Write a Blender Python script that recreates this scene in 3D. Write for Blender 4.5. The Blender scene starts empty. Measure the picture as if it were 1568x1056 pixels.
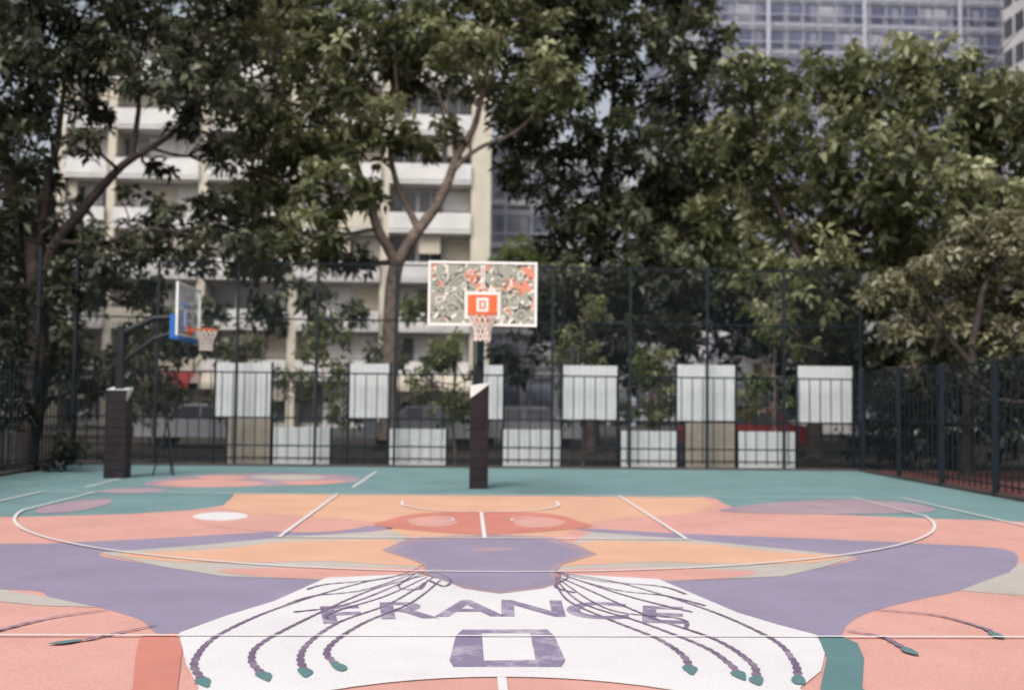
import bpy, bmesh, math, random
import numpy as np
from mathutils import Vector, noise
random.seed(7); rng=np.random.default_rng(11)
scene=bpy.context.scene
# ------------------------------------------------------------ camera model
CAM=Vector((-0.226,0,1.68)); FPX=1630.0; YAW=0.0411; PIT=0.0513; ROL=0.011
F=Vector((math.sin(YAW)*math.cos(PIT),math.cos(YAW)*math.cos(PIT),math.sin(PIT)))
R0=Vector((math.cos(YAW),-math.sin(YAW),0)); U0=R0.cross(F)
R=R0*math.cos(ROL)+U0*math.sin(ROL); U=U0*math.cos(ROL)-R0*math.sin(ROL)
def ray(u,v): return F+R*((u-784)/FPX)-U*((v-528)/FPX)
def G(u,v,z=0.0):           # survey: point on the ground
    r=ray(u,v); t=(z-CAM.z)/r.z; p=CAM+r*t; return (p.x,p.y)
def P(u,v,Y):               # survey: point on a vertical plane at distance Y
    r=ray(u,v); t=(Y-CAM.y)/r.y; return CAM+r*t
cd=bpy.data.cameras.new("camera"); cam=bpy.data.objects.new("camera",cd)
scene.collection.objects.link(cam); scene.camera=cam
from mathutils import Matrix
m=Matrix((R,U,-F)).transposed().to_4x4(); m.translation=CAM; cam.matrix_world=m
cd.sensor_width=36; cd.lens=FPX/1568*36; cd.clip_end=3000
cd.dof.use_dof=True; cd.dof.focus_distance=7.5; cd.dof.aperture_fstop=1.1

# ------------------------------------------------------------ materials
def new_mat(name):
    m=bpy.data.materials.new(name); m.use_nodes=True
    return m,m.node_tree.nodes,m.node_tree.links,m.node_tree.nodes["Principled BSDF"]
def simple(name,col,rough=.6,metal=0,var=.12,scale=3.0,spec=.3):
    m,n,l,b=new_mat(name)
    tc=n.new("ShaderNodeTexCoord"); nz=n.new("ShaderNodeTexNoise"); nz.inputs["Scale"].default_value=scale
    nz.inputs["Detail"].default_value=6; l.new(tc.outputs["Object"],nz.inputs["Vector"])
    rp=n.new("ShaderNodeValToRGB"); rp.color_ramp.elements[0].position=.3; rp.color_ramp.elements[1].position=.7
    rp.color_ramp.elements[0].color=(*[c*(1-var) for c in col],1); rp.color_ramp.elements[1].color=(*[min(1,c*(1+var)) for c in col],1)
    l.new(nz.outputs["Fac"],rp.inputs["Fac"]); l.new(rp.outputs["Color"],b.inputs["Base Color"])
    b.inputs["Roughness"].default_value=rough; b.inputs["Metallic"].default_value=metal
    b.inputs["Specular IOR Level"].default_value=spec
    return m
def paint(name,col,wear=.10,under=(.46,.42,.42),erase=.30,lo=.54,hi=.76):
    m,n,l,b=new_mat(name)
    tc=n.new("ShaderNodeTexCoord")
    big=n.new("ShaderNodeTexNoise"); big.inputs["Scale"].default_value=.9; big.inputs["Detail"].default_value=8; big.inputs["Roughness"].default_value=.65
    fin=n.new("ShaderNodeTexNoise"); fin.inputs["Scale"].default_value=70; fin.inputs["Detail"].default_value=3
    l.new(tc.outputs["Object"],big.inputs["Vector"]); l.new(tc.outputs["Object"],fin.inputs["Vector"])
    r1=n.new("ShaderNodeMapRange"); r1.inputs[1].default_value=.3; r1.inputs[2].default_value=.7; r1.inputs[3].default_value=1-wear; r1.inputs[4].default_value=1+wear*.5
    r2=n.new("ShaderNodeMapRange"); r2.inputs[1].default_value=.3; r2.inputs[2].default_value=.7; r2.inputs[3].default_value=.86; r2.inputs[4].default_value=1.09
    l.new(big.outputs["Fac"],r1.inputs[0]); l.new(fin.outputs["Fac"],r2.inputs[0])
    mu=n.new("ShaderNodeMath"); mu.operation='MULTIPLY'; l.new(r1.outputs[0],mu.inputs[0]); l.new(r2.outputs[0],mu.inputs[1])
    mx=n.new("ShaderNodeVectorMath"); mx.operation='SCALE'; mx.inputs[0].default_value=col; l.new(mu.outputs[0],mx.inputs["Scale"])
    st=n.new("ShaderNodeTexNoise"); st.inputs["Scale"].default_value=2.6; st.inputs["Detail"].default_value=10; st.inputs["Roughness"].default_value=.8
    l.new(tc.outputs["Object"],st.inputs["Vector"])
    r3=n.new("ShaderNodeMapRange"); r3.inputs[1].default_value=lo; r3.inputs[2].default_value=hi; r3.inputs[3].default_value=0; r3.inputs[4].default_value=erase
    l.new(st.outputs["Fac"],r3.inputs[0])
    mc=n.new("ShaderNodeMixRGB"); mc.inputs["Color2"].default_value=(*under,1)
    l.new(r3.outputs[0],mc.inputs["Fac"]); l.new(mx.outputs[0],mc.inputs["Color1"]); l.new(mc.outputs[0],b.inputs["Base Color"])
    b.inputs["Roughness"].default_value=.72; b.inputs["Specular IOR Level"].default_value=.3
    bp=n.new("ShaderNodeBump"); bp.inputs["Strength"].default_value=.15; bp.inputs["Distance"].default_value=.003
    l.new(fin.outputs["Fac"],bp.inputs["Height"]); l.new(bp.outputs[0],b.inputs["Normal"])
    return m
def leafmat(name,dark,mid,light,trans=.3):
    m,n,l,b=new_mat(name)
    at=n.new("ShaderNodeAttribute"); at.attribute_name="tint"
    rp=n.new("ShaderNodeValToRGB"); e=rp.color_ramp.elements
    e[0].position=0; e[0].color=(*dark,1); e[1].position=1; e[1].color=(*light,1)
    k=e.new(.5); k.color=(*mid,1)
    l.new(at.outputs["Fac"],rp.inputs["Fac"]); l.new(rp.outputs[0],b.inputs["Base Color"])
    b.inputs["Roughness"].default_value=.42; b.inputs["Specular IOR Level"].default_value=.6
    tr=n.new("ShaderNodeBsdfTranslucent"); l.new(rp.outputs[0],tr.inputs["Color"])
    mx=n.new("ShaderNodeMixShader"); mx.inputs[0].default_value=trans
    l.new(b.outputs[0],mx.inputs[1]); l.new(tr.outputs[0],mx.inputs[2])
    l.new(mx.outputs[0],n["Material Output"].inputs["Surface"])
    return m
TEAL=paint("paint_teal",(.185,.305,.315),.18); SALM=paint("paint_salmon",(.69,.365,.315),.12); ORNG=paint("paint_orange",(.74,.43,.295),.12)
PURP=paint("paint_purple",(.315,.27,.375),.14); MAUVE=paint("paint_mauve",(.41,.30,.35),.2); BEIG=paint("paint_beige",(.52,.475,.43),.14)
REDD=paint("paint_red",(.62,.235,.185),.15); WHIT=paint("paint_white",(.76,.735,.745),.07,(.55,.50,.52),.35); LINE=paint("paint_line",(.78,.75,.75),.05,(.6,.45,.42),.65)
LETT=paint("paint_lettering",(.26,.21,.32),.15,(.70,.66,.70),.8,.47,.67)
DPURP=paint("paint_braid",(.19,.13,.21),.15,(.60,.54,.60),.6,.48,.70); DTEAL=paint("paint_deep_teal",(.12,.23,.24))
ASPH=paint("asphalt",(.075,.07,.068),.25,(.05,.05,.05)); SOIL=paint("soil",(.05,.04,.03),.4,(.03,.03,.02)); BRICKP=paint("red_paving",(.20,.075,.065),.3,(.09,.05,.045))
BLACK=simple("black_vinyl",(.018,.013,.017),.45,var=.3); METAL=simple("dark_metal",(.016,.018,.022),.5,.2)
FENC=simple("fence_coating",(.010,.017,.024),.5); WHM=simple("white_enamel",(.76,.76,.74),.4,var=.05)
RIMO=simple("rim_orange",(.70,.16,.06),.4); NETW=simple("net_cord",(.78,.70,.64),.8)
BLUE=simple("blue_bracket",(.02,.13,.42),.4)
SLAT=simple("white_slats",(.80,.83,.83),.6,var=.06); SLATB=simple("tan_slats",(.40,.35,.28),.6)
BARK=simple("bark",(.05,.038,.033),.9,var=.5,scale=4); BARKL=simple("bark_pale",(.18,.14,.115),.9,var=.45,scale=5)
LEAF=leafmat("leaf_green",(.038,.048,.020),(.16,.178,.078),(.50,.50,.30))
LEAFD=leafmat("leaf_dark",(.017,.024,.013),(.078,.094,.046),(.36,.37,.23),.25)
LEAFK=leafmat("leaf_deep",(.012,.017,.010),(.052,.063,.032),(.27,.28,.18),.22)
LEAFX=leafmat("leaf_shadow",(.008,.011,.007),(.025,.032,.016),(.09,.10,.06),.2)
LEAFB=leafmat("leaf_olive",(.035,.036,.018),(.21,.20,.11),(.60,.56,.40))
LEAFS=leafmat("leaf_fresh",(.07,.095,.03),(.21,.25,.095),(.42,.45,.20),.4)
CREAM=simple("cream_render",(.60,.55,.45),.85,scale=.6,var=.12); WHR=simple("white_render",(.68,.66,.645),.8,scale=.7,var=.12)
GREYR=simple("grey_concrete",(.36,.36,.38),.85,scale=.5); LAV=simple("pale_cladding",(.30,.30,.37),.7,scale=.3,var=.1)
SCAF=simple("scaffold_tube",(.44,.45,.52),.6)
GLASS=simple("window_glass",(.07,.07,.08),.15,var=.4,scale=.5,spec=.6); BLUEG=simple("blue_glass",(.16,.17,.26),.3,var=.3,scale=.25,spec=.5)
DGLASS=simple("grey_glass",(.17,.18,.22),.3,var=.4,scale=.4,spec=.5)
SHUT=simple("shutter",(.56,.50,.41),.7,var=.15,scale=.4); REDA=simple("awning_red",(.28,.035,.035),.7)

# ------------------------------------------------------------ helpers
def link(o,parent=None):
    scene.collection.objects.link(o)
    if parent: o.parent=parent
    return o
def empty(name,loc=(0,0,0)):
    o=bpy.data.objects.new(name,None); o.location=loc; return link(o)
class Boxes:
    def __init__(s): s.v=[];s.f=[];s.m=[]
    def box(s,x0,x1,y0,y1,z0,z1,mi=0):
        b=len(s.v); s.v+=[(x0,y0,z0),(x1,y0,z0),(x1,y1,z0),(x0,y1,z0),(x0,y0,z1),(x1,y0,z1),(x1,y1,z1),(x0,y1,z1)]
        for q in ((0,3,2,1),(4,5,6,7),(0,1,5,4),(1,2,6,5),(2,3,7,6),(3,0,4,7)): s.f.append(tuple(b+i for i in q)); s.m.append(mi)
    def poly(s,pts,mi=0):
        b=len(s.v); s.v+=[tuple(p) for p in pts]; s.f.append(tuple(range(b,b+len(pts)))); s.m.append(mi)
    def tube(s,pts,rad,n=8,mi=0):
        pts=[Vector(p) for p in pts]; b=len(s.v); k=len(pts)
        for i,p in enumerate(pts):
            t=(pts[min(i+1,k-1)]-pts[max(i-1,0)]); t.normalize()
            a=t.cross(Vector((0,1,0.13))); a.normalize(); c=t.cross(a)
            r=rad[i] if hasattr(rad,'__len__') else rad
            for j in range(n):
                an=2*math.pi*j/n; s.v.append(tuple(p+a*(r*math.cos(an))+c*(r*math.sin(an))))
        for i in range(k-1):
            for j in range(n):
                s.f.append((b+i*n+j,b+i*n+(j+1)%n,b+(i+1)*n+(j+1)%n,b+(i+1)*n+j)); s.m.append(mi)
        s.f.append(tuple(b+j for j in range(n))); s.m.append(mi)
        s.f.append(tuple(b+(k-1)*n+j for j in range(n))[::-1]); s.m.append(mi)
    def make(s,name,mats,parent=None,bevel=0,smooth=False):
        me=bpy.data.meshes.new(name); me.from_pydata(s.v,[],s.f); me.update()
        for m in mats: me.materials.append(m)
        me.polygons.foreach_set("material_index",s.m)
        if smooth: me.polygons.foreach_set("use_smooth",[True]*len(s.f))
        o=link(bpy.data.objects.new(name,me),parent)
        if bevel:
            md=o.modifiers.new("bevel","BEVEL"); md.width=bevel; md.segments=2; md.limit_method='ANGLE'
        return o
def smoothpts(pts,closed=True,n=6):
    out=[];k=len(pts)
    rngk=range(k) if closed else range(k-1)
    for i in rngk:
        g=(lambda j:pts[j%k]) if closed else (lambda j:pts[max(0,min(k-1,j))])
        p0,p1,p2,p3=g(i-1),g(i),g(i+1),g(i+2)
        for s in range(n):
            t=s/n
            out.append(tuple(.5*((2*b)+(-a+c)*t+(2*a-5*b+4*c-d)*t*t+(-a+3*b-3*c+d)*t**3) for a,b,c,d in zip(p0,p1,p2,p3)))
    if not closed: out.append(tuple(pts[-1]))
    return out
# ------------------------------------------------------------ ground & court
LS=.0018   # paint layer step
def sheet(name,pts,z,mat,parent=None):
    b=Boxes(); b.poly([(x,y,z) for x,y in pts])
    me=bpy.data.meshes.new(name); me.from_pydata(b.v,[],b.f); me.update()
    if me.polygons[0].normal.z<0: me.flip_normals()
    me.materials.append(mat); return link(bpy.data.objects.new(name,me),parent)
sheet("ground",[(-900,-300),(900,-300),(900,1500),(-900,1500)],-.004,ASPH)
sheet("soil",[(-40,26.6),(40,26.6),(40,45),(-40,45)],0.0,SOIL)
sheet("soil",[(-30,-10),(-9.9,-10),(-9.9,26.5),(-30,26.5)],0.0,SOIL)
sheet("red_paving",[(9.75,8),(30,8),(30,26.5),(9.75,26.5)],0.0,BRICKP)
court=sheet("basketball_court",[(-9.45,-12),(9.3,-12),(9.45,26.2),(-9.7,26.2)],.004,TEAL)
BL=18.7
def patch(name,px,lvl,mat,smooth=True,n=5):
    pts=[G(*p) if len(p)==2 else (p[0],p[1]) for p in px]   # 3-tuples are already metres
    if smooth: pts=smoothpts(pts,True,n)
    return sheet(name,pts,.004+LS*lvl,mat,court)
w=lambda x,y:(x,y,0)
patch("field_salmon",[w(-9.3,-11.9),w(9.15,-11.9),w(9.2,13.9),(1568,799),(1400,793),(1250,787),(1160,782),(1125,777),(1108,771),(1098,764),w(4.0,BL),w(-4.25,BL),(358,769),(340,774),(315,778),(290,781),(200,787),(60,791),w(-9.3,14.6)],1,SALM,False)
patch("key_orange",[w(-4.2,BL-.03),w(3.9,BL-.03),(1095,772),(1060,787),(960,793),(905,800),(860,822),(620,822),(575,800),(480,792),(380,786),(340,776)],2,ORNG,False)
patch("salmon_swirl",[(330,790),(440,795),(560,803),(500,815),(380,812),(300,800)],3,SALM)
patch("mauve_patch",[(60,778),(110,768),(170,764),(160,774),(110,784),(60,786)],3,MAUVE)
patch("mauve_patch_right",[(1100,782),(1180,770),(1300,765),(1400,771),(1430,783),(1330,787),(1200,787)],3,MAUVE)
patch("white_oval",[(295,791),(312,786),(340,784.5),(368,786),(380,791),(362,796),(335,797.5),(308,796)],4,WHIT)
patch("red_band",[(592,797),(640,787),(740,784),(840,787),(888,799),(905,807),(850,813),(740,819),(640,813),(575,805)],4,REDD)
patch("salmon_ring_a",[(625,797),(655,792),(690,794),(700,800),(680,807),(640,806)],5,SALM)
patch("salmon_ring_b",[(785,800),(800,794),(835,793),(865,799),(850,807),(805,808)],5,SALM)
LP=[w(-9.2,12.4),(0,833),(100,831),(250,824),(420,814),(560,806),(600,810),(440,826),(300,838),(150,848),(240,866),(340,881),(500,886),(420,922),(345,945),(280,969),(240,970),(215,950),(160,933),(80,916),(0,903),w(-6.8,9.0),w(-9.2,8.2)]
patch("purple_wing",LP,2,PURP,True,4)
RP=[(905,810),(1060,818),(1250,825),(1400,832),(1510,838),(1548,844),(1559,856),(1548,875),(1500,893),(1470,905),(1400,920),(1335,937),(1300,955),(1285,975),(1250,974),(1180,955),(1130,940),(1000,888),(1100,888),(1200,880),(1265,868),(1310,853),(1200,842),(1060,830),(905,814)]
patch("purple_wing_right",RP,2,PURP,True,4)
patch("beige_right",[(1470,905),(1500,893),(1545,877),(1562,862),w(7.4,11.0),w(9.1,9.8),w(9.1,9.0),(1568,913)],2.5,BEIG,False)
patch("beige_left",[w(-9.2,8.2),w(-6.8,9.0),(0,903),(80,916),(150,931),(60,928),(0,922),w(-9.2,7.5)],3,BEIG,False)
patch("body_beige_left",[(150,847),(300,836),(440,823),(600,813),(640,830),(640,880),(500,889),(340,883),(240,867)],3.5,BEIG,False)
patch("body_beige_right",[(1310,853),(1200,841),(1060,827),(905,815),(880,830),(850,880),(1000,892),(1200,883),(1265,868)],3.5,BEIG,False)
patch("body_orange_left",[(185,849),(330,842),(420,832),(520,828),(600,828),(625,845),(648,866),(600,866),(500,860),(400,862),(320,862),(250,860)],4.5,ORNG)
patch("body_orange_left2",[(335,874),(450,870),(560,870),(640,872),(635,882),(500,887),(400,884)],4.5,SALM)
patch("body_orange_right",[(1285,853),(1180,845),(1080,834),(980,830),(900,830),(870,845),(850,866),(900,866),(1000,861),(1100,864),(1200,864),(1250,862)],4.5,ORNG)
patch("body_orange_right2",[(1160,877),(1060,872),(950,871),(860,874),(860,884),(1000,889),(1100,887)],4.5,SALM)
patch("white_field",[(500,886),(640,880),(690,893),(800,898),(860,888),(860,880),(1008,888),(1130,940),(1190,958),(1250,974),(1264,1000),(1257,1030),(1225,1056),w(1.3,3.2),w(-1.6,3.2),(305,1056),(285,1020),(274,971),(345,945),(420,922)],5.5,WHIT,False)
patch("red_column",[(214,976),(268,971),(279,995),(275,1030),(268,1080),w(-1.6,4.2),w(-2.1,4.3),(203,1056),(207,1010)],5,REDD,False)
patch("teal_column",[(1252,975),(1288,976),(1313,987),(1323,1010),(1320,1056),w(2.1,4.2),w(1.4,4.2),(1256,1056),(1266,1010)],6,DTEAL,False)
patch("head_outline",[(584,844),(625,826),(680,822),(760,820),(840,823),(885,836),(914,850),(860,866),(848,880),(862,893),(830,903),(765,911),(710,903),(685,893),(650,880),(648,866),(620,855)],6.5,MAUVE,False)
patch("head_purple",[(600,845),(635,831),(690,828),(760,826),(835,828),(898,850),(850,864),(838,880),(856,892),(825,900),(765,908),(715,900),(692,893),(655,881),(652,862),(625,853)],7,PURP,False)
patch("head_eye",[(720,843),(750,840),(785,842),(770,846),(740,847)],8,MAUVE)
def circ(cx,cy,r,a0,a1,n=48): return [(cx+r*math.cos(a0+(a1-a0)*i/n),cy+r*math.sin(a0+(a1-a0)*i/n)) for i in range(n+1)]
CY=4.7
sheet("centre_circle_fill",circ(0,CY,1.8,0,2*math.pi)[:-1],.004+LS*6.2,SALM,court)
def gl(p): return [G(*q) for q in p]
o_=gl([(708,966),(838,966),(849,976),(866,1014),(860,1024),(694,1024),(688,1014),(698,976)])
i_=gl([(738,972),(812,972),(812,972),(820,1013),(820,1013),(741,1014),(741,1014),(738,972)])
zb=Boxes(); Z=.004+LS*6
for i in range(8):
    j=(i+1)%8; q=[(*o_[i],Z),(*o_[j],Z),(*i_[j],Z),(*i_[i],Z)]
    q2=[]; [q2.append(p) for p in q if p not in q2]
    zb.poly(q2[::-1])
zb.make("numeral_zero",[LETT],court)
for i,ch in enumerate("FRANCE"):
    u=523+98*i; v=945+abs(i-2.5)**2*1.7
    x,y=G(u,v)
    tcv=bpy.data.curves.new("t","FONT"); tcv.body=ch; tcv.size=.92; tcv.align_x='CENTER'; tcv.offset=.022
    to=bpy.data.objects.new("t",tcv); link(to); bpy.context.view_layer.update()
    me=bpy.data.meshes.new_from_object(to.evaluated_get(bpy.context.evaluated_depsgraph_get())); bpy.data.objects.remove(to)
    me.materials.clear(); me.materials.append(LETT)
    lo=bpy.data.objects.new("letter_"+ch.lower(),me); lo.location=(x,y,.004+LS*6.6); lo.scale=(.80,1,1); lo.rotation_euler[2]=-(i-2.5)*.07
    link(lo,court)
def ribbon(name,pts,width,lvl,mat,closed=False,scal=0):
    b=Boxes(); k=len(pts); z=.004+LS*lvl
    L=[];Rr=[];s=0
    for i,p in enumerate(pts):
        a=pts[(i-1)%k] if closed else pts[max(i-1,0)]; c=pts[(i+1)%k] if closed else pts[min(i+1,k-1)]
        dx,dy=c[0]-a[0],c[1]-a[1]; d=math.hypot(dx,dy) or 1
        if i: s+=math.hypot(p[0]-pts[i-1][0],p[1]-pts[i-1][1])
        ww=width(i/(k-1)) if callable(width) else width
        if scal: ww*=.65+.6*abs(math.sin(s*scal))
        L.append((p[0]-dy/d*ww/2,p[1]+dx/d*ww/2,z)); Rr.append((p[0]+dy/d*ww/2,p[1]-dx/d*ww/2,z))
    for i in range(k if closed else k-1):
        j=(i+1)%k; b.poly([L[i],Rr[i],Rr[j],L[j]])
    return b.make(name,[mat],court)
BC=[0]
def braid(px,wd=.05,tip=True,lvl=8):
    BC[0]+=1; lvl=lvl+BC[0]*.06
    g=smoothpts([G(*p) for p in px],False,22)
    ribbon("braid",g,lambda t:wd*(.3+.7*t),lvl,DPURP,False,26)
    if tip:
        x,y=g[-1]; dx,dy=g[-1][0]-g[-5][0],g[-1][1]-g[-5][1]; d=math.hypot(dx,dy); dx/=d;dy/=d
        pts=[]
        for i in range(18):
            a=2*math.pi*i/18; rr=1+.12*math.sin(3*a+BC[0]); aa=.09+.11*math.cos(a)*rr; bb=.042*math.sin(a)*rr*(1-.3*math.cos(a))
            pts.append((x+dx*aa-dy*bb,y+dy*aa+dx*bb))
        sheet("braid_tip",pts,.004+LS*(lvl+1.4),DTEAL,court)
for br in ([(650,878),(560,893),(430,932),(335,975),(298,1015),(308,1043)],[(655,882),(570,905),(470,950),(400,988),(385,1013),(400,1034)],
           [(665,885),(600,925),(520,955),(475,985),(460,1008),(465,1028)],[(675,890),(630,925),(560,955),(515,983),(500,1003),(514,1020)],
           [(850,878),(950,895),(1080,935),(1180,980),(1215,1015),(1222,1040)],[(850,883),(900,905),(990,945),(1095,982),(1150,1018),(1158,1040)],
           [(850,888),(890,925),(980,955),(1075,992),(1115,1018),(1128,1032)],[(850,893),(870,922),(930,950),(1005,980),(1045,1006),(1055,1024)],
           [(165,936),(80,948),(20,962),(-30,975)],[(240,960),(180,972),(140,981),(120,984)],
           [(1340,936),(1430,944),(1500,962),(1520,972)],[(1295,968),(1350,978),(1385,996)]):
    braid(br)
for br in ([(650,880),(670,880),(690,890),(680,900),(655,890)],[(640,878),(610,900),(640,905),(650,895)],[(640,872),(590,888),(500,897),(470,905)],[(648,880),(540,925),(450,940)],[(645,876),(560,905),(480,915),(440,928)],[(655,885),(590,915),(510,940),(500,950)],
           [(850,875),(870,885),(850,900),(880,910)],[(848,878),(920,892),(1010,900),(1050,912)],[(855,880),(960,915),(1060,940)],[(850,885),(930,935),(1040,950),(1050,965)],[(850,880),(940,905),(1020,915),(1080,930)]):
    braid(br,.034,False,8)
LW=.05
def line(n,a,b,wd=LW,lvl=10.5): ribbon(n,[a,b],wd,lvl,LINE)
line("key_line",(-2.45,BL),(-2.45,BL-5.8)); line("key_line",(2.45,BL),(2.45,BL-5.8)); line("free_throw_line",(-2.5,BL-5.8),(2.5,BL-5.8),.05,11)
line("baseline",(-7.5,BL),(7.5,BL),.035); line("sideline",(-7.5,-9.3),(-7.5,BL),.05); line("sideline",(7.5,-9.3),(7.5,BL),.05)
hy=BL-1.575; a0=math.acos(6.6/6.75)
arc=circ(0,hy,6.75,-a0,-math.pi+a0,72)
ribbon("three_point_line",[(6.6,BL)]+arc+[(-6.6,BL)],.042,11.5,LINE)
ribbon("no_charge_line",[(1.25,hy+.4)]+circ(0,hy,1.25,0,-math.pi,30)+[(-1.25,hy+.4)],LW,11,LINE)
ribbon("centre_circle",circ(0,CY,1.8,0,2*math.pi,64)[:-1],.055,11,LINE,True)
line("centre_mark",(0,CY+1.8),(0,-3),.055,10); line("centre_line",(-7.5,CY),(7.5,CY),.05,12)
line("service_line",(-7.5,7.58),(7.5,7.58),.03,12); line("hoop_mark",(0,hy-1.3),(0,BL-5.8),.05,10)
ribbon("ring_line_a",circ(-.85,BL-3.85,.45,-1.3,1.3,16),.03,10,LINE); ribbon("ring_line_b",circ(.85,BL-3.85,.45,math.pi-1.3,math.pi+1.3,16),.03,10,LINE)
line("side_court_line",G(540,746),G(576,722),.05,3)
line("side_court_line",G(130,746),G(205,727),.05,3)
for i,(pp,mt) in enumerate((([(225,738),(300,728),(420,724),(530,728),(545,737),(460,743),(330,746),(240,745)],MAUVE),([(240,741),(300,734),(400,738),(380,744),(300,746)],SALM),([(380,730),(450,727),(500,731),(440,735)],BEIG),([(430,738),(500,735),(530,738),(470,743)],SALM),([(300,730),(350,728),(380,732),(330,735)],SALM),([(150,752),(210,747),(260,750),(200,756)],MAUVE))):
    patch("side_mural",pp,1+i*.4,mt)
kb=Boxes(); kb.box(-9.9,9.9,26.25,26.45,0,.05); kb.box(-10.0,-9.8,-12,26.25,0,.05); kb.box(9.55,9.73,-12,26.25,0,.05); kb.make("kerb",[ASPH],None,.01)

# ------------------------------------------------------------ fences
def fence(name,a,b,H,spacing,rails,chain,bars=None,pr=.04):
    o=empty(name); a=Vector((*a,0)); b=Vector((*b,0)); L=(b-a).length; d=(b-a)/L; nrm=Vector((-d.y,d.x,0))
    B=Boxes(); n=max(1,round(L/spacing))
    def bx(s,z0,z1,hw,th,BB,off=0):
        c=a+d*s+nrm*off; vs=[]
        for z in (z0,z1):
            for sx,sy in ((-1,-1),(1,-1),(1,1),(-1,1)): p=c+d*(hw*sx)+nrm*(th*sy); vs.append((p.x,p.y,z))
        k=len(BB.v); BB.v+=vs
        for q in ((0,3,2,1),(4,5,6,7),(0,1,5,4),(1,2,6,5),(2,3,7,6),(3,0,4,7)): BB.f.append(tuple(k+i for i in q)); BB.m.append(0)
    for i in range(n+1): bx(L*i/n,0,H+.03,pr,pr,B)
    for z in rails:
        B.tube([tuple(a+nrm*.05+Vector((0,0,z))),tuple(b+nrm*.05+Vector((0,0,z)))],.02,6)
    B.make("posts_and_rails",[FENC],o)
    if bars:
        B2=Boxes(); s=0
        while s<L: bx(s,bars[0],bars[1],.011,.011,B2,.08); s+=bars[2]
        B2.make("bars",[FENC],o)
    if chain:
        z0,z1,sp,wd=chain; h=z1-z0; W=Boxes(); c=-h
        while c<L:
            for sg in (0,1):
                s0,s1=max(c,0),min(c+h,L)
                if s1-s0>.02:
                    ns=max(1,int((s1-s0)/.45)); k=wd*.7071
                    for q_ in range(ns):
                        e0=s0+(s1-s0)*q_/ns; e1=s0+(s1-s0)*(q_+1)/ns
                        za,zb=z0+(e0-c),z0+(e1-c)
                        if sg: za,zb=z1-(e0-c),z1-(e1-c)
                        p=[a+d*e0+Vector((0,0,za-k)),a+d*e1+Vector((0,0,zb-k)),a+d*e1+Vector((0,0,zb+k)),a+d*e0+Vector((0,0,za+k))]
                        W.poly([tuple(q+nrm*(.03+.004*sg)) for q in p])
            c+=sp
        W.make("chain_link",[FENC],o)
    return o
fence("chain_link_fence",(-9.75,26.3),(9.6,26.3),4.98,2.0,[.2,.5,1.18,2.28,3.6,4.98],(.1,4.96,.085,.0055),(.1,2.28,.27),.032)
fence("chain_link_fence",(-9.75,26.2),(-9.75,6),4.98,2.2,[.2,1.18,2.28,3.6,4.98],(.1,4.96,.085,.006),(.1,2.28,.2),.032)
fence("metal_fence",(9.62,26.2),(9.5,6),2.5,2.3,[.2,1.3,2.48],(.1,2.46,.085,.006),(.1,2.46,.24),.045)
fence("metal_fence",(-20,24.5),(-9.9,24.5),2.2,2.0,[.2,2.1],None,(.1,2.1,.16))

scr=empty("slatted_screen")
def screen(u0,u1,v0,v1,mat=SLAT,Y=26.75):
    p=P(u0,v1,Y); q=P(u1,v0,Y); B=Boxes(); x=p.x; k=0
    while x<q.x-.02:
        B.box(x,min(x+.132,q.x),Y-.012,Y+.012,max(p.z,.02),q.z); x+=.14
    B.box(p.x,q.x,Y+.014,Y+.05,p.z+.12,p.z+.18); B.box(p.x,q.x,Y+.014,Y+.05,q.z-.2,q.z-.14)
    for xx in (p.x-.06,q.x+.01): B.box(xx,xx+.05,Y+.0,Y+.05,0,q.z+.03,1)
    B.make("panel",[mat,FENC],scr)
for s in ((330,415,556,637),(535,596,557,640),(730,770,559,641),(862,945,560,641),(1037,1125,559,643),(1222,1306,561,646)): screen(*s)
for s in ((418,505,654,711),(596,683,657,714),(770,858,658,714),(951,1037,660,716),(1131,1217,661,717)): screen(*s)
for s in ((348,414,640,712),(1050,1125,648,716)): screen(*s,SLATB)

# ------------------------------------------------------------ basketball hoops
def board_mat():
    m,n,l,b=new_mat("board_artwork"); tc=n.new("ShaderNodeTexCoord")
    def nz(sc,off,det=1):
        mp=n.new("ShaderNodeMapping"); mp.inputs["Location"].default_value=(off,off*2,off*.7); l.new(tc.outputs["Object"],mp.inputs[0])
        t=n.new("ShaderNodeTexNoise"); t.inputs["Scale"].default_value=sc; t.inputs["Detail"].default_value=det; l.new(mp.outputs[0],t.inputs["Vector"]); return t.outputs["Fac"]
    def ramp(src,stops):
        r=n.new("ShaderNodeValToRGB"); r.color_ramp.interpolation='CONSTANT'; e=r.color_ramp.elements
        e[0].position=0; e[0].color=(stops[0][1],)*3+(1,); e[1].position=stops[1][0]; e[1].color=(stops[1][1],)*3+(1,)
        for p,c in stops[2:]: k=e.new(p); k.color=(c,c,c,1)
        l.new(src,r.inputs[0]); return r.outputs[0]
    def mix(fac,c1,c2):
        x=n.new("ShaderNodeMixRGB"); l.new(fac,x.inputs[0])
        if isinstance(c1,tuple): x.inputs[1].default_value=(*c1,1)
        else: l.new(c1,x.inputs[1])
        x.inputs[2].default_value=(*c2,1); return x.outputs[0]
    c=mix(ramp(nz(4.6,3),[(0,0),(.60,1)]),(.33,.34,.28),(.64,.26,.17))
    c=mix(ramp(nz(6.5,9,0),[(0,0),(.30,1),(.36,0),(.66,1),(.71,0)]),c,(.74,.72,.66))
    c=mix(ramp(nz(7,17,0),[(0,0),(.31,1),(.36,0),(.65,1),(.70,0)]),c,(.035,.035,.04))
    l.new(c,b.inputs["Base Color"]); b.inputs["Roughness"].default_value=.3
    return m
BOARD=board_mat()
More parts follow.
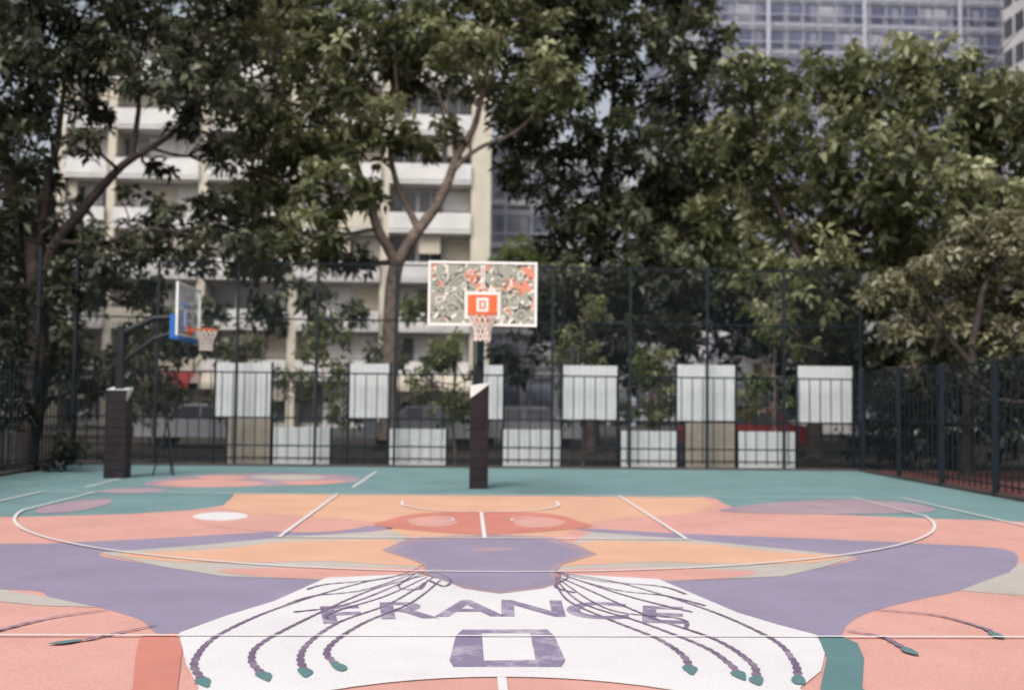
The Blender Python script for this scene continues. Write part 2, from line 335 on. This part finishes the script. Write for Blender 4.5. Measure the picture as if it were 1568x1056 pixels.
CLEAR,nn,ll,bb=new_mat("clear_board"); bb.inputs["Base Color"].default_value=(.8,.85,.9,1); bb.inputs["Roughness"].default_value=.1; bb.inputs["Alpha"].default_value=.22
def hoop(origin,rotz,poley,art,padw,padh,board_top=3.95):
    o=empty("basketball_hoop",origin); o.rotation_euler[2]=rotz
    W=.9; z0,z1=2.88,board_top
    B=Boxes(); fw=.045
    B.box(-W,W,-.03,.02,z1-fw,z1); B.box(-W,W,-.03,.02,z0,z0+fw); B.box(-W,-W+fw,-.03,.02,z0+fw,z1-fw); B.box(W-fw,W,-.03,.02,z0+fw,z1-fw)
    B.make("board_frame",[WHM],o,.004)
    B=Boxes(); B.box(-W+fw,W-fw,-.012,.008,z0+fw,z1-fw); B.make("backboard",[BOARD if art else CLEAR],o)
    iw,ih,ib=.295,.45,3.0
    B=Boxes(); t=.05
    B.box(-iw,iw,-.020,-.013,ib+ih-t,ib+ih); B.box(-iw,iw,-.020,-.013,ib,ib+t); B.box(-iw,-iw+t,-.020,-.013,ib+t,ib+ih-t); B.box(iw-t,iw,-.020,-.013,ib+t,ib+ih-t)
    if art:
        B.box(-iw+t,iw-t,-.020,-.013,ib+t,ib+ih-t,1)
        for q in ((-.10,-.055,3.12,3.35),(.055,.10,3.12,3.35),(-.055,.055,3.12,3.165),(-.055,.055,3.305,3.35)): B.box(q[0],q[1],-.026,-.021,q[2],q[3])
        B.box(-.022,.022,-.026,-.021,3.19,3.28)
        B.box(-.03,-.01,-.020,-.013,3.5,z1-fw-.01); B.box(.012,.032,-.020,-.013,3.5,z1-fw-.01)
    B.make("target_square",[WHM,RIMO],o)
    B=Boxes(); pr=.075
    B.box(-pr,pr,poley-pr,poley+pr,0,3.1); B.make("pole",[METAL],o,.01)
    B=Boxes(); yb=.09
    B.tube([(0,poley,2.95),(0,poley*.5,3.28),(0,yb,3.3)],[.07,.06,.055],8)
    B.tube([(0,poley,2.35),(0,poley*.5,2.85),(0,yb,3.05)],[.05,.05,.045],8)
    B.make("arm",[METAL],o)
    B=Boxes(); B.box(-.35,.35,.022,.09,3.0,3.1,0); B.box(-.35,.35,.022,.09,3.5,3.58,0); B.box(-.05,.05,.022,.1,3.1,3.5,0)
    if not art: B.box(-.92,-.45,.022,.12,2.82,3.3,0); B.box(-.9,.9,-.04,.1,2.80,2.879,0)
    B.make("board_bracket",[METAL if art else BLUE],o)
    B=Boxes(); hw=padw/2; yf=poley-padw/2; yk=poley+padw/2
    z=.0; zt=padh-.30; hh=zt/9
    for k in range(9):
        B.box(-hw,hw,yf,yk,z,z+hh-.012,0); B.box(-hw+.012,hw-.012,yf+.012,yk-.012,z+hh-.012,z+hh,0); z+=hh
    B.poly([(-hw,yf,zt),(hw,yf,zt),(hw,yf,padh-.04)],0)
    B.poly([(-hw,yf,zt),(hw,yf,padh-.04),(hw,yf,padh),(-hw,yf,padh-.06)],1)
    B.poly([(-hw,yf,padh-.06),(hw,yf,padh),(hw,yk,padh),(-hw,yk,padh-.06)],1)
    B.poly([(hw,yf,zt),(hw,yk,zt),(hw,yk,padh),(hw,yf,padh)],0); B.poly([(-hw,yk,zt),(-hw,yf,zt),(-hw,yf,padh-.06),(-hw,yk,padh-.06)],0)
    B.poly([(hw,yk,zt),(-hw,yk,zt),(-hw,yk,padh-.06),(hw,yk,padh)],0)
    B.make("pole_pad",[BLACK,WHM],o)
    B=Boxes(); rc=-.375; rr=.23
    ring=[(rr*math.cos(t),rc+rr*math.sin(t),3.05) for t in [2*math.pi*i/28 for i in range(29)]]
    B.tube(ring,.014,6); B.box(-.10,.10,-.15,-.027,3.0,3.06); B.box(-.12,.12,-.05,-.0265,2.93,3.12)
    B.make("rim",[RIMO],o)
    B=Boxes(); n=12
    prof=[(3.04,.225),(2.95,.185),(2.86,.15),(2.77,.13),(2.68,.125),(2.62,.13)]
    for i in range(n):
        for sg in (-1,1):
            pts=[]
            for j,(zz,r_) in enumerate(prof):
                a=2*math.pi*(i+sg*j*.5)/n; pts.append((r_*math.cos(a),rc+r_*math.sin(a),zz))
            B.tube(pts,.012,4)
    B.make("net",[NETW],o)
    return o
hoop((0,BL-1.2,0),0,2.75,True,.35,2.0)
hoop((-6.0,22.15,0),math.radians(90),1.35,False,.42,1.85)
B=Boxes(); sx,sy=G(255,727)
B.tube([(sx-.22,sy-.25,0),(sx,sy,1.15)],.018,6); B.tube([(sx+.22,sy-.25,0),(sx,sy,1.15)],.018,6); B.tube([(sx,sy+.35,0),(sx,sy,1.15)],.018,6)
B.tube([(sx,sy,1.1),(sx,sy,1.5)],.02,6); B.box(sx-.14,sx+.14,sy-.06,sy+.04,1.45,1.56)
B.make("tripod_stand",[METAL])

# ------------------------------------------------------------ trees
def leafmesh(name,C,mat,parent,size,nl=12,tintbase=None,wr=.5):
    C=np.asarray(C); N=len(C)
    if N==0: return
    ax=rng.normal(0,.5,(N,3)); ax[:,2]+=.95; ax/=np.linalg.norm(ax,axis=1)[:,None]
    t=np.cross(ax,np.array([.3,1,.1])); t/=np.linalg.norm(t,axis=1)[:,None]; b=np.cross(ax,t)
    sz=size*rng.uniform(.65,1.25,(N,1))
    ang=(np.arange(nl)*2.39996)[None,:]+rng.uniform(0,6,(N,1))
    lift=np.linspace(.75,-.6,nl)[None,:]+rng.normal(0,.2,(N,nl))
    d=(np.cos(ang)[...,None]*t[:,None,:]+np.sin(ang)[...,None]*b[:,None,:])*np.cos(lift)[...,None]+ax[:,None,:]*np.sin(lift)[...,None]
    L=(sz*rng.uniform(.75,1.15,(N,nl)))[...,None]
    off=ax[:,None,:]*(rng.uniform(-.5,.4,(N,nl,1))*sz[:,:,None])
    base=C[:,None,:]+off+d*L*.08
    mid=base+d*L*.55+np.array([0,0,.03])*L
    tip=base+d*L+np.array([0,0,-.28])*L
    side=np.cross(d,np.broadcast_to(ax[:,None,:],d.shape)+rng.normal(0,.35,d.shape)); side/=np.linalg.norm(side,axis=2)[...,None]+1e-6
    v=np.stack([base,mid-side*L*wr*.5,tip,mid+side*L*wr*.5],axis=2).reshape(-1,3)
    nf=N*nl
    me=bpy.data.meshes.new(name); me.vertices.add(nf*4); me.vertices.foreach_set("co",v.astype(np.float32).ravel())
    me.loops.add(nf*4); me.loops.foreach_set("vertex_index",np.arange(nf*4,dtype=np.int32))
    me.polygons.add(nf); me.polygons.foreach_set("loop_start",np.arange(0,nf*4,4,dtype=np.int32))
    me.update(calc_edges=True)
    tb=rng.uniform(.1,.75,(N,1)) if tintbase is None else tintbase[:,None]
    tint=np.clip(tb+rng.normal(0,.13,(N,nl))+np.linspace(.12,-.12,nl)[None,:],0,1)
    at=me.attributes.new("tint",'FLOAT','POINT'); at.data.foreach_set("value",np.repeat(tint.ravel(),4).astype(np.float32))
    me.materials.append(mat)
    return link(bpy.data.objects.new(name,me),parent)
def clumps(lobes,dens,gap=.0,seed=0,nsc=1.3):
    pts=[];tint=[]
    for c,r in lobes:
        n=int(dens*r*r*1.0+4); q=rng.normal(0,1,(n,3)); q/=np.linalg.norm(q,axis=1)[:,None]
        rad=r*rng.uniform(.25,1.0,(n,1))**.55*(1+rng.normal(0,.12,(n,1)))
        q=q*rad*np.array([1.12,1,.82]); lt=rng.uniform(-.14,.14)
        for k in q:
            p=Vector(k)+c; nz=noise.noise(p*nsc+Vector((seed,0,0)))
            if nz<gap-.16: continue
            pts.append(tuple(p)); tint.append(.38+lt+.34*(k[2]/r)+.35*nz+random.uniform(-.14,.14))  # height term puts light from above into the leaf colour; rest is random
    return np.array(pts),np.clip(np.array(tint),0,1)
def tree(name,Y,limbs,lobes,mat,bark,dens=60,size=.27,gap=0,nl=11,jit=1.6,rootr=.2,seed=0,twigs=True,nsc=1.3):
    B=Boxes(); nodes=[]
    for lb in limbs:
        pts=[]
        for q in lb:
            p=P(q[0],q[1],Y+(q[3] if len(q)>3 else 0)); pts.append((p.x,p.y,max(p.z,-.05),q[2]))
        sp=smoothpts(pts,False,5)
        sp=[(a[0]+noise.noise(Vector(a[:3])*1.1)*.10,a[1]+noise.noise(Vector(a[:3])*1.1+Vector((9,9,9)))*.10,a[2],max(a[3],.012)) for a in sp]
        B.tube([s[:3] for s in sp],[s[3] for s in sp],9)
        nodes+=[(Vector(s[:3]),s[3]) for s in sp[3:]]
    L3=[]
    for (u,v,r) in lobes:
        yy=Y+random.uniform(-jit,jit); p=P(u,v,yy); L3.append((p,r))
        best=min(nodes,key=lambda n:(n[0]-p).length+max(0,n[0].z-p.z)*1.5+ (0 if n[0].z>2.2 else 50)*(p.z>3))
        a=best[0]; rr=min(best[1]*.6,.075); mid=(a+p)/2+Vector((random.uniform(-.3,.3),random.uniform(-.3,.3),-.12*(p-a).length*random.random()))
        sp=smoothpts([(*a,rr),(*mid,rr*.7),(*p,.018)],False,5)
        B.tube([s[:3] for s in sp],[s[3] for s in sp],6)
        if twigs:
            for _ in range(5):
                e=p+Vector((random.gauss(0,1),random.gauss(0,1),random.gauss(.2,.8)))*r*.6; s0=Vector(sp[6][:3])
                m2=(s0+e)/2+Vector((0,0,.1)); B.tube([s0,m2,e],[.022,.016,.007],5)
    o=B.make(name,[bark],None,smooth=True)
    C,T=clumps(L3,dens,gap,seed,nsc)
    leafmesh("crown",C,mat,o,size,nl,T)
    return o
tree("plane_tree",30,[[(594,675,.30),(598,560,.25),(601,470,.22),(607,400,.20)],
   [(606,405,.18),(640,352,.16),(676,300,.14),(700,245,.12),(728,185,.09),(745,110,.06),(750,30,.03)],
   [(640,352,.11),(618,300,.09),(596,240,.08),(610,170,.06),(600,80,.04)],
   [(606,405,.16),(578,350,.14),(562,295,.12),(535,225,.10),(500,172,.08),(430,150,.05),(400,60,.03)],
   [(688,270,.08),(730,230,.06),(790,200,.05),(840,140,.03)],[(535,225,.07),(545,130,.05),(560,30,.03)],[(700,245,.06),(690,190,.05),(660,120,.03)],[(578,350,.06),(520,360,.04),(470,370,.03)]],
   [(420,60,1.5),(480,20,1.4),(560,50,1.5),(640,50,1.4),(700,10,1.4),(450,200,1.2),(425,275,1.1),(500,290,1.1),(470,360,1.0),(570,135,1.2),(540,210,1.0),(660,115,1.1),(790,60,1.5),(830,130,1.2),(720,80,1.1),(590,-70,2.),(740,-80,2.),(440,-60,2.),(520,390,.8),(380,240,.9),(385,170,1.0),(500,120,1.2),(600,190,.8),(420,330,1.0),(350,120,1.1),(360,20,1.4),(470,250,.9),(620,90,1.1),(760,150,.9),(400,400,.8),(300,110,.9),(380,310,.8),(690,200,.5),(640,225,.5),(560,290,.5),(740,20,1.2),(550,400,.5)],
   LEAF,BARKL,60,.32,gap=.04,seed=3,nsc=1.5)
tree("broadleaf_tree",27,[[(40,730,.32),(52,600,.28),(58,480,.25),(50,380,.22),(20,290,.2),(-10,190,.16),(-20,60,.08)],
   [(55,470,.16),(85,370,.14),(130,320,.13),(165,275,.11),(205,240,.09),(265,205,.06),(300,160,.04)],
   [(200,244,.08),(212,150,.06),(190,60,.05),(200,-30,.03)],[(52,400,.12),(70,300,.1),(90,210,.08),(100,100,.05)],[(85,370,.07),(160,372,.05),(230,350,.04),(330,370,.02)]],
   [(20,30,1.7),(100,20,1.5),(180,50,1.3),(90,125,1.3),(15,140,1.4),(260,30,1.3),(330,80,1.1),(350,150,.8),(20,220,1.0),(15,330,1.0),(110,350,.6),(60,400,.9),(180,-50,2),(40,-90,2),(330,-60,1.8),(215,325,.8),(270,345,.9),(335,330,.9),(180,385,.8),(380,390,.9),(300,395,.8),(-60,260,1.5),(-80,80,2),(-60,420,1.5),(150,160,.8),(240,380,.8),(130,410,.7),(20,470,1.0),(300,190,.7),(230,110,.9),(60,60,1.3),(140,90,1.0),(50,180,.9),(290,140,.9),(90,440,.8),(220,440,.6),(0,550,.9),(60,260,.6),(340,240,.6),(250,250,.35),(130,220,.4)],
   LEAFK,BARK,62,.27,gap=.08,seed=13,nsc=1.6)
tree("broadleaf_tree",33.5,[[(905,690,.24),(907,560,.20),(905,470,.18),(915,380,.15),(930,250,.11),(940,120,.07),(930,-10,.04)],
   [(907,450,.12),(870,390,.1),(840,310,.07),(830,230,.04)],[(912,400,.12),(960,340,.10),(1020,260,.08),(1070,170,.05)],[(908,430,.09),(980,400,.07),(1060,350,.05)],[(925,290,.07),(880,200,.05),(860,110,.03)]],
   [(850,200,1.3),(900,110,1.5),(900,300,1.3),(960,220,1.5),(950,40,1.7),(1010,120,1.6),(880,365,1.2),(950,350,1.4),(1050,55,1.3),(1020,240,1.6),(820,265,.8),(1060,320,1.6),(1000,410,1.2),(865,430,.9),(1080,170,1.5),(1090,100,.9),(880,-20,1.8),(990,-40,1.6),(790,210,.9),(1080,420,1.1),(940,440,.9),(1030,500,.8),(810,170,1.2),(860,60,1.5),(830,0,1.5),(1040,400,1.1),(1000,300,1.2),(785,265,.5),(1060,0,.9)],
   LEAFD,BARK,60,.33,gap=.05,seed=23,nsc=1.4)
tree("broadleaf_tree",30.5,[[(1245,700,.25),(1248,580,.21),(1255,470,.19),(1270,360,.15),(1290,240,.1),(1300,140,.05)],
   [(1255,450,.12),(1210,360,.1),(1170,260,.07),(1150,150,.04)],[(1258,440,.13),(1330,350,.11),(1400,260,.08),(1430,150,.04)],[(1330,350,.08),(1440,320,.07),(1530,250,.04)]],
   [(1155,125,1.0),(1150,230,1.5),(1120,330,1.3),(1215,155,1.1),(1285,110,1.1),(1260,220,1.7),(1350,140,1.6),(1425,105,1.2),(1360,260,1.8),(1230,330,1.5),(1180,430,1.2),(1320,350,1.6),(1460,190,1.8),(1525,150,1.1),(1440,320,1.8),(1560,230,1.6),(1540,330,1.5),(1270,420,1.2),(1330,455,1.1),(1620,180,1.8),(1400,400,1.2),(1220,480,.9),(1640,330,2.0),(1260,525,.8),(1110,240,1.1)],
   LEAF,BARK,62,.33,gap=.02,seed=33)
tree("broadleaf_tree",24.5,[[(1480,745,.16),(1482,650,.13),(1485,560,.11),(1500,470,.08),(1520,400,.05)],[(1485,560,.08),(1440,500,.06),(1400,440,.03)],[(1483,600,.08),(1560,540,.06),(1620,450,.04)]],
   [(1400,430,.8),(1350,440,.5),(1470,415,.9),(1545,385,1.0),(1450,500,1.0),(1540,470,1.2),(1390,510,.6),(1610,540,1.3),(1600,420,1.5),(1560,330,.6),(1500,360,.6)],
   LEAFB,BARK,95,.22,seed=43,jit=.8)
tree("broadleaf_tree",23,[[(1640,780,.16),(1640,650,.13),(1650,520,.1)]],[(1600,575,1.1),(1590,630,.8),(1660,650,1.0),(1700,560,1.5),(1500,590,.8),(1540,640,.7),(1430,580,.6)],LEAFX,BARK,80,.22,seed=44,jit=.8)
def sapling(u,vt,wd,Y,mat=LEAFS):
    lob=[]; h=640-vt
    for k in range(12):
        t=k/11; lob.append((u+random.uniform(-1,1)*wd*(1-.65*t),vt+h*(.95-.9*t)+random.uniform(-8,8),.56*(1-.35*t)))
    lob.append((u,vt+20,.3))
    tree("sapling",Y,[[(u,715,.045),(u-2,640,.04),(u+2,560,.03),(u,vt+20,.012)]],lob,mat,BARKL,75,.17,gap=.02,nl=9,jit=.3,seed=u)
for a in ((485,487,60,27.5),(695,515,62,27.4),(893,462,55,27.6),(1185,415,85,27.8),(1000,540,35,28.5),(375,520,40,29)): sapling(*a)
sapling(235,450,65,27.4,LEAFD); sapling(1400,560,50,28,LEAFX)
def mass(name,Y,lobes,mat,dens,size,seed,jit=2.5):
    L3=[(P(u,v,Y+random.uniform(-jit,jit)),r) for u,v,r in lobes]
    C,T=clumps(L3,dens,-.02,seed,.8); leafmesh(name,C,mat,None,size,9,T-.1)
mass("background_trees",42,[(u,random.uniform(400,570),random.uniform(1.2,2.0)) for u in range(790,1560,28)]+[(u,random.uniform(330,600),random.uniform(1.4,2.2)) for u in range(1200,1640,32)]+[(u,random.uniform(430,600),random.uniform(.8,1.6)) for u in range(-80,330,36)]+[(u,random.uniform(430,560),random.uniform(.7,1.1)) for u in range(340,600,42)],LEAFD,26,.42,5)
mass("background_trees",46,[(1100,330,2),(1130,260,1.8),(1080,400,2),(1160,380,2),(800,400,1.3),(1000,470,1.5),(640,470,.8),(1040,320,1.8),(900,480,1.5)],LEAFS,28,.42,6)
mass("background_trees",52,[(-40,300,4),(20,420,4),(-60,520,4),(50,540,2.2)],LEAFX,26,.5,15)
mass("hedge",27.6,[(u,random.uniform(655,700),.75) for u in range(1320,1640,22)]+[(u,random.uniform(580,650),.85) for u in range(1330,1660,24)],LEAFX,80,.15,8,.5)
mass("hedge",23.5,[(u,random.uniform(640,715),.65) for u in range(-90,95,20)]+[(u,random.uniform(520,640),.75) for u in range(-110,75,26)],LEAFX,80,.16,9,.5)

# ------------------------------------------------------------ buildings
def apartment():
    o=empty("apartment_building"); Y=60; x0=P(82,400,Y).x; x1=P(750,400,Y).x; sh=2.8; n=8; D=14
    H=n*sh
    B=Boxes(); B.box(x0,x1,Y+1.3,Y+D,0,H,1)
    B.box(x0-.3,x1+.3,Y+.9,Y+D+.3,H,H+.5,0)
    B.make("walls",[CREAM,WHR],o)
    B=Boxes(); colx=[x1-1.1]; x=x1-6.2
    while x>x0+.5: colx.append(x); x-=5.1
    colx.append(x0)
    for c in colx: B.box(c,c+(1.1 if c==colx[0] else .45),Y,Y+1.3,0,H,0)
    B.make("piers",[CREAM],o)
    Bs=Boxes();Bw=Boxes();Br=Boxes()
    xs=sorted(colx)
    for k in range(n):
        z=k*sh
        for i in range(len(xs)-1):
            a=xs[i]+.45; b=xs[i+1]
            Bs.box(a,b,Y-.25,Y+1.29,z+sh-.18,z+sh,0)
            kind=random.random()
            if k>0:
                Bs.box(a+.02,b-.02,Y-.3,Y-.255,z+.02,z+.95,0 if kind<.8 else 1)
                Br.box(a+.02,b-.02,Y-.31,Y-.25,z+1.02,z+1.07)
            nb=3; wdt=(b-a)/nb
            for j in range(nb):
                wa=a+j*wdt+.12; wb=a+(j+1)*wdt-.12; rr=random.random()
                Bw.box(wa,wb,Y+1.2,Y+1.28,z+.3,z+2.35,0 if rr<.45 else (1 if rr<.8 else 2))
                Bw.box(wa-.05,wb+.05,Y+1.17,Y+1.28,z+2.36,z+2.44,2)
                if rr>.5 and random.random()<.5: Bw.box(wa+.1,(wa+wb)/2,Y+1.15,Y+1.19,z+.3,z+1.3,0)
                if rr<.35: Bw.box((wa+wb)/2-.03,(wa+wb)/2+.03,Y+1.16,Y+1.19,z+.3,z+2.35,2)
                if rr<.2: Bw.box(wa+.05,wb-.05,Y+.25,Y+.3,z+1.5,z+2.5,1)
    Bs.make("balconies",[WHR,CREAM,GREYR],o); Bw.make("windows",[GLASS,SHUT,WHR],o); Br.make("railings",[METAL],o)
    B=Boxes()
    for u,mi in ((230,0),(300,1),(560,1),(640,1)):
        x=P(u,600,Y).x; B.poly([(x,Y-1.5,2.4),(x+3,Y-1.5,2.4),(x+3,Y-.3,3.0),(x,Y-.3,3.0)],mi); B.poly([(x,Y-1.5,2.1),(x+3,Y-1.5,2.1),(x+3,Y-1.5,2.4),(x,Y-1.5,2.4)],mi)
    B.make("awnings",[REDA,SHUT],o)
apartment()
def block(name,x0,x1,Y,D,H,sh,bay,wall,glass,frame=WHR,scaf=False):
    o=empty(name); B=Boxes(); B.box(x0,x1,Y,Y+D,0,H); B.box(x0-.2,x1+.2,Y-.2,Y+D+.2,H,H+.6); B.make("walls",[wall],o)
    W=Boxes();S=Boxes(); z=sh*.3
    while z+sh*.6<H:
        x=x0+bay*.12
        while x+bay*.76<x1:
            W.box(x,x+bay*.76,Y-.05,Y-.01,z,z+sh*.58,0 if random.random()<.8 else 1); x+=bay
        y=Y+bay*.12
        while y+bay*.76<Y+D: W.box(x0-.05,x0-.01,y,y+bay*.76,z,z+sh*.58,0); y+=bay
        S.box(x0-.1,x1+.1,Y-.35,Y-.06,z-sh*.22,z-sh*.1); z+=sh
    W.make("windows",[glass,frame],o); S.make("sills",[frame],o)
    if scaf:
        C=Boxes(); z=1; k=0
        while z<H+1:
            C.box(x0-1,x1+1,Y-1.65,Y-1.5,z,z+.09)
            if k%2: C.box(x0-1,x1+1,Y-1.48,Y-.8,z-.2,z-.14)
            z+=1.5; k+=1
        x=x0-1
        while x<x1+1: C.box(x,x+.09,Y-1.49,Y-1.4,0,H+1); C.box(x,x+.08,Y-.78,Y-.7,0,H+1); x+=1.8
        x=x0-1
        while x<x1: C.box(x,x+.4,Y-1.72,Y-1.66,0,H+1); x+=10.4
        C.make("scaffolding",[SCAF],o)
block("office_building",P(754,400,74).x,P(1130,400,74).x,74,14,19,3,2.2,GREYR,DGLASS,WHR,True)
block("high_rise_building",P(1035,50,112).x,P(1538,50,112).x,112,20,62,3,3,LAV,BLUEG,SCAF,True)
block("residential_tower",P(1572,150,92).x,P(1572,150,92).x+16,92,4,58,2.9,2.0,WHR,GLASS)
block("townhouse_block",-48,-26,66,12,12,3,2.5,CREAM,GLASS)
block("low_pavilion",P(1180,600,50).x,P(1500,600,50).x,50,8,6,3,2.4,GREYR,GLASS)
def car(x,y,col,name="parked_car"):
    prof=[(-2.1,.35),(-2.1,.75),(-1.95,.85),(-1.2,.95),(-.65,1.42),(.75,1.45),(1.45,.98),(2.05,.9),(2.12,.6),(2.1,.35)]
    B=Boxes(); k=len(prof)
    for s,yy in ((1,-.82),(-1,.82)): B.poly([(px,yy*(.86 if pz>1.2 else 1),pz) for px,pz in (prof if s>0 else prof[::-1])],0)
    for i in range(k):
        a,b=prof[i],prof[(i+1)%k]; f=lambda q,s:(q[0],s*.82*(.86 if q[1]>1.2 else 1),q[1])
        B.poly([f(b,-1),f(a,-1),f(a,1),f(b,1)],1 if i in (3,5) else 0)
    for a,b in ((-1.05,-.05),(.02,1.15)): B.poly([(a,-.835,.96),(b,-.835,.96),(b-.25 if b>1 else b,-.735,1.36),(a+.42 if a<-.5 else a,-.735,1.36)],1)
    for wx in (-1.35,1.35):
        for yy in (-.8,.62): B.tube([(wx,yy,.32),(wx,yy+.2,.32)],.32,16,2)
    o=B.make(name,[col,GLASS,BLACK],None); o.location=(x,y,0)
car(P(1190,645,31).x,35,REDA); car(P(250,645,31).x,36,GREYR); car(P(820,645,31).x,38,GREYR); car(P(640,645,31).x,37,GREYR)

# ------------------------------------------------------------ light
SE=math.radians(48); SA=math.radians(205)
wd=bpy.data.worlds.new("World"); scene.world=wd; wd.use_nodes=True
n=wd.node_tree.nodes; l=wd.node_tree.links; bg=n["Background"]
sk=n.new("ShaderNodeTexSky"); sk.sky_type='NISHITA'; sk.sun_disc=False; sk.sun_elevation=SE; sk.sun_rotation=SA; sk.dust_density=4; sk.air_density=1.0
hs=n.new("ShaderNodeHueSaturation"); hs.inputs["Saturation"].default_value=.35
l.new(sk.outputs[0],hs.inputs["Color"]); l.new(hs.outputs[0],bg.inputs["Color"]); bg.inputs["Strength"].default_value=.15
sd=bpy.data.lights.new("sun","SUN"); sd.energy=2.3; sd.angle=math.radians(28); sd.color=(1,.95,.9)
so=link(bpy.data.objects.new("sun",sd))
sv=Vector((math.sin(SA)*math.cos(SE),math.cos(SA)*math.cos(SE),math.sin(SE)))
so.rotation_euler=(-sv).to_track_quat('-Z','Y').to_euler()
scene.view_settings.view_transform='Standard'; scene.view_settings.look='None'; scene.view_settings.exposure=0
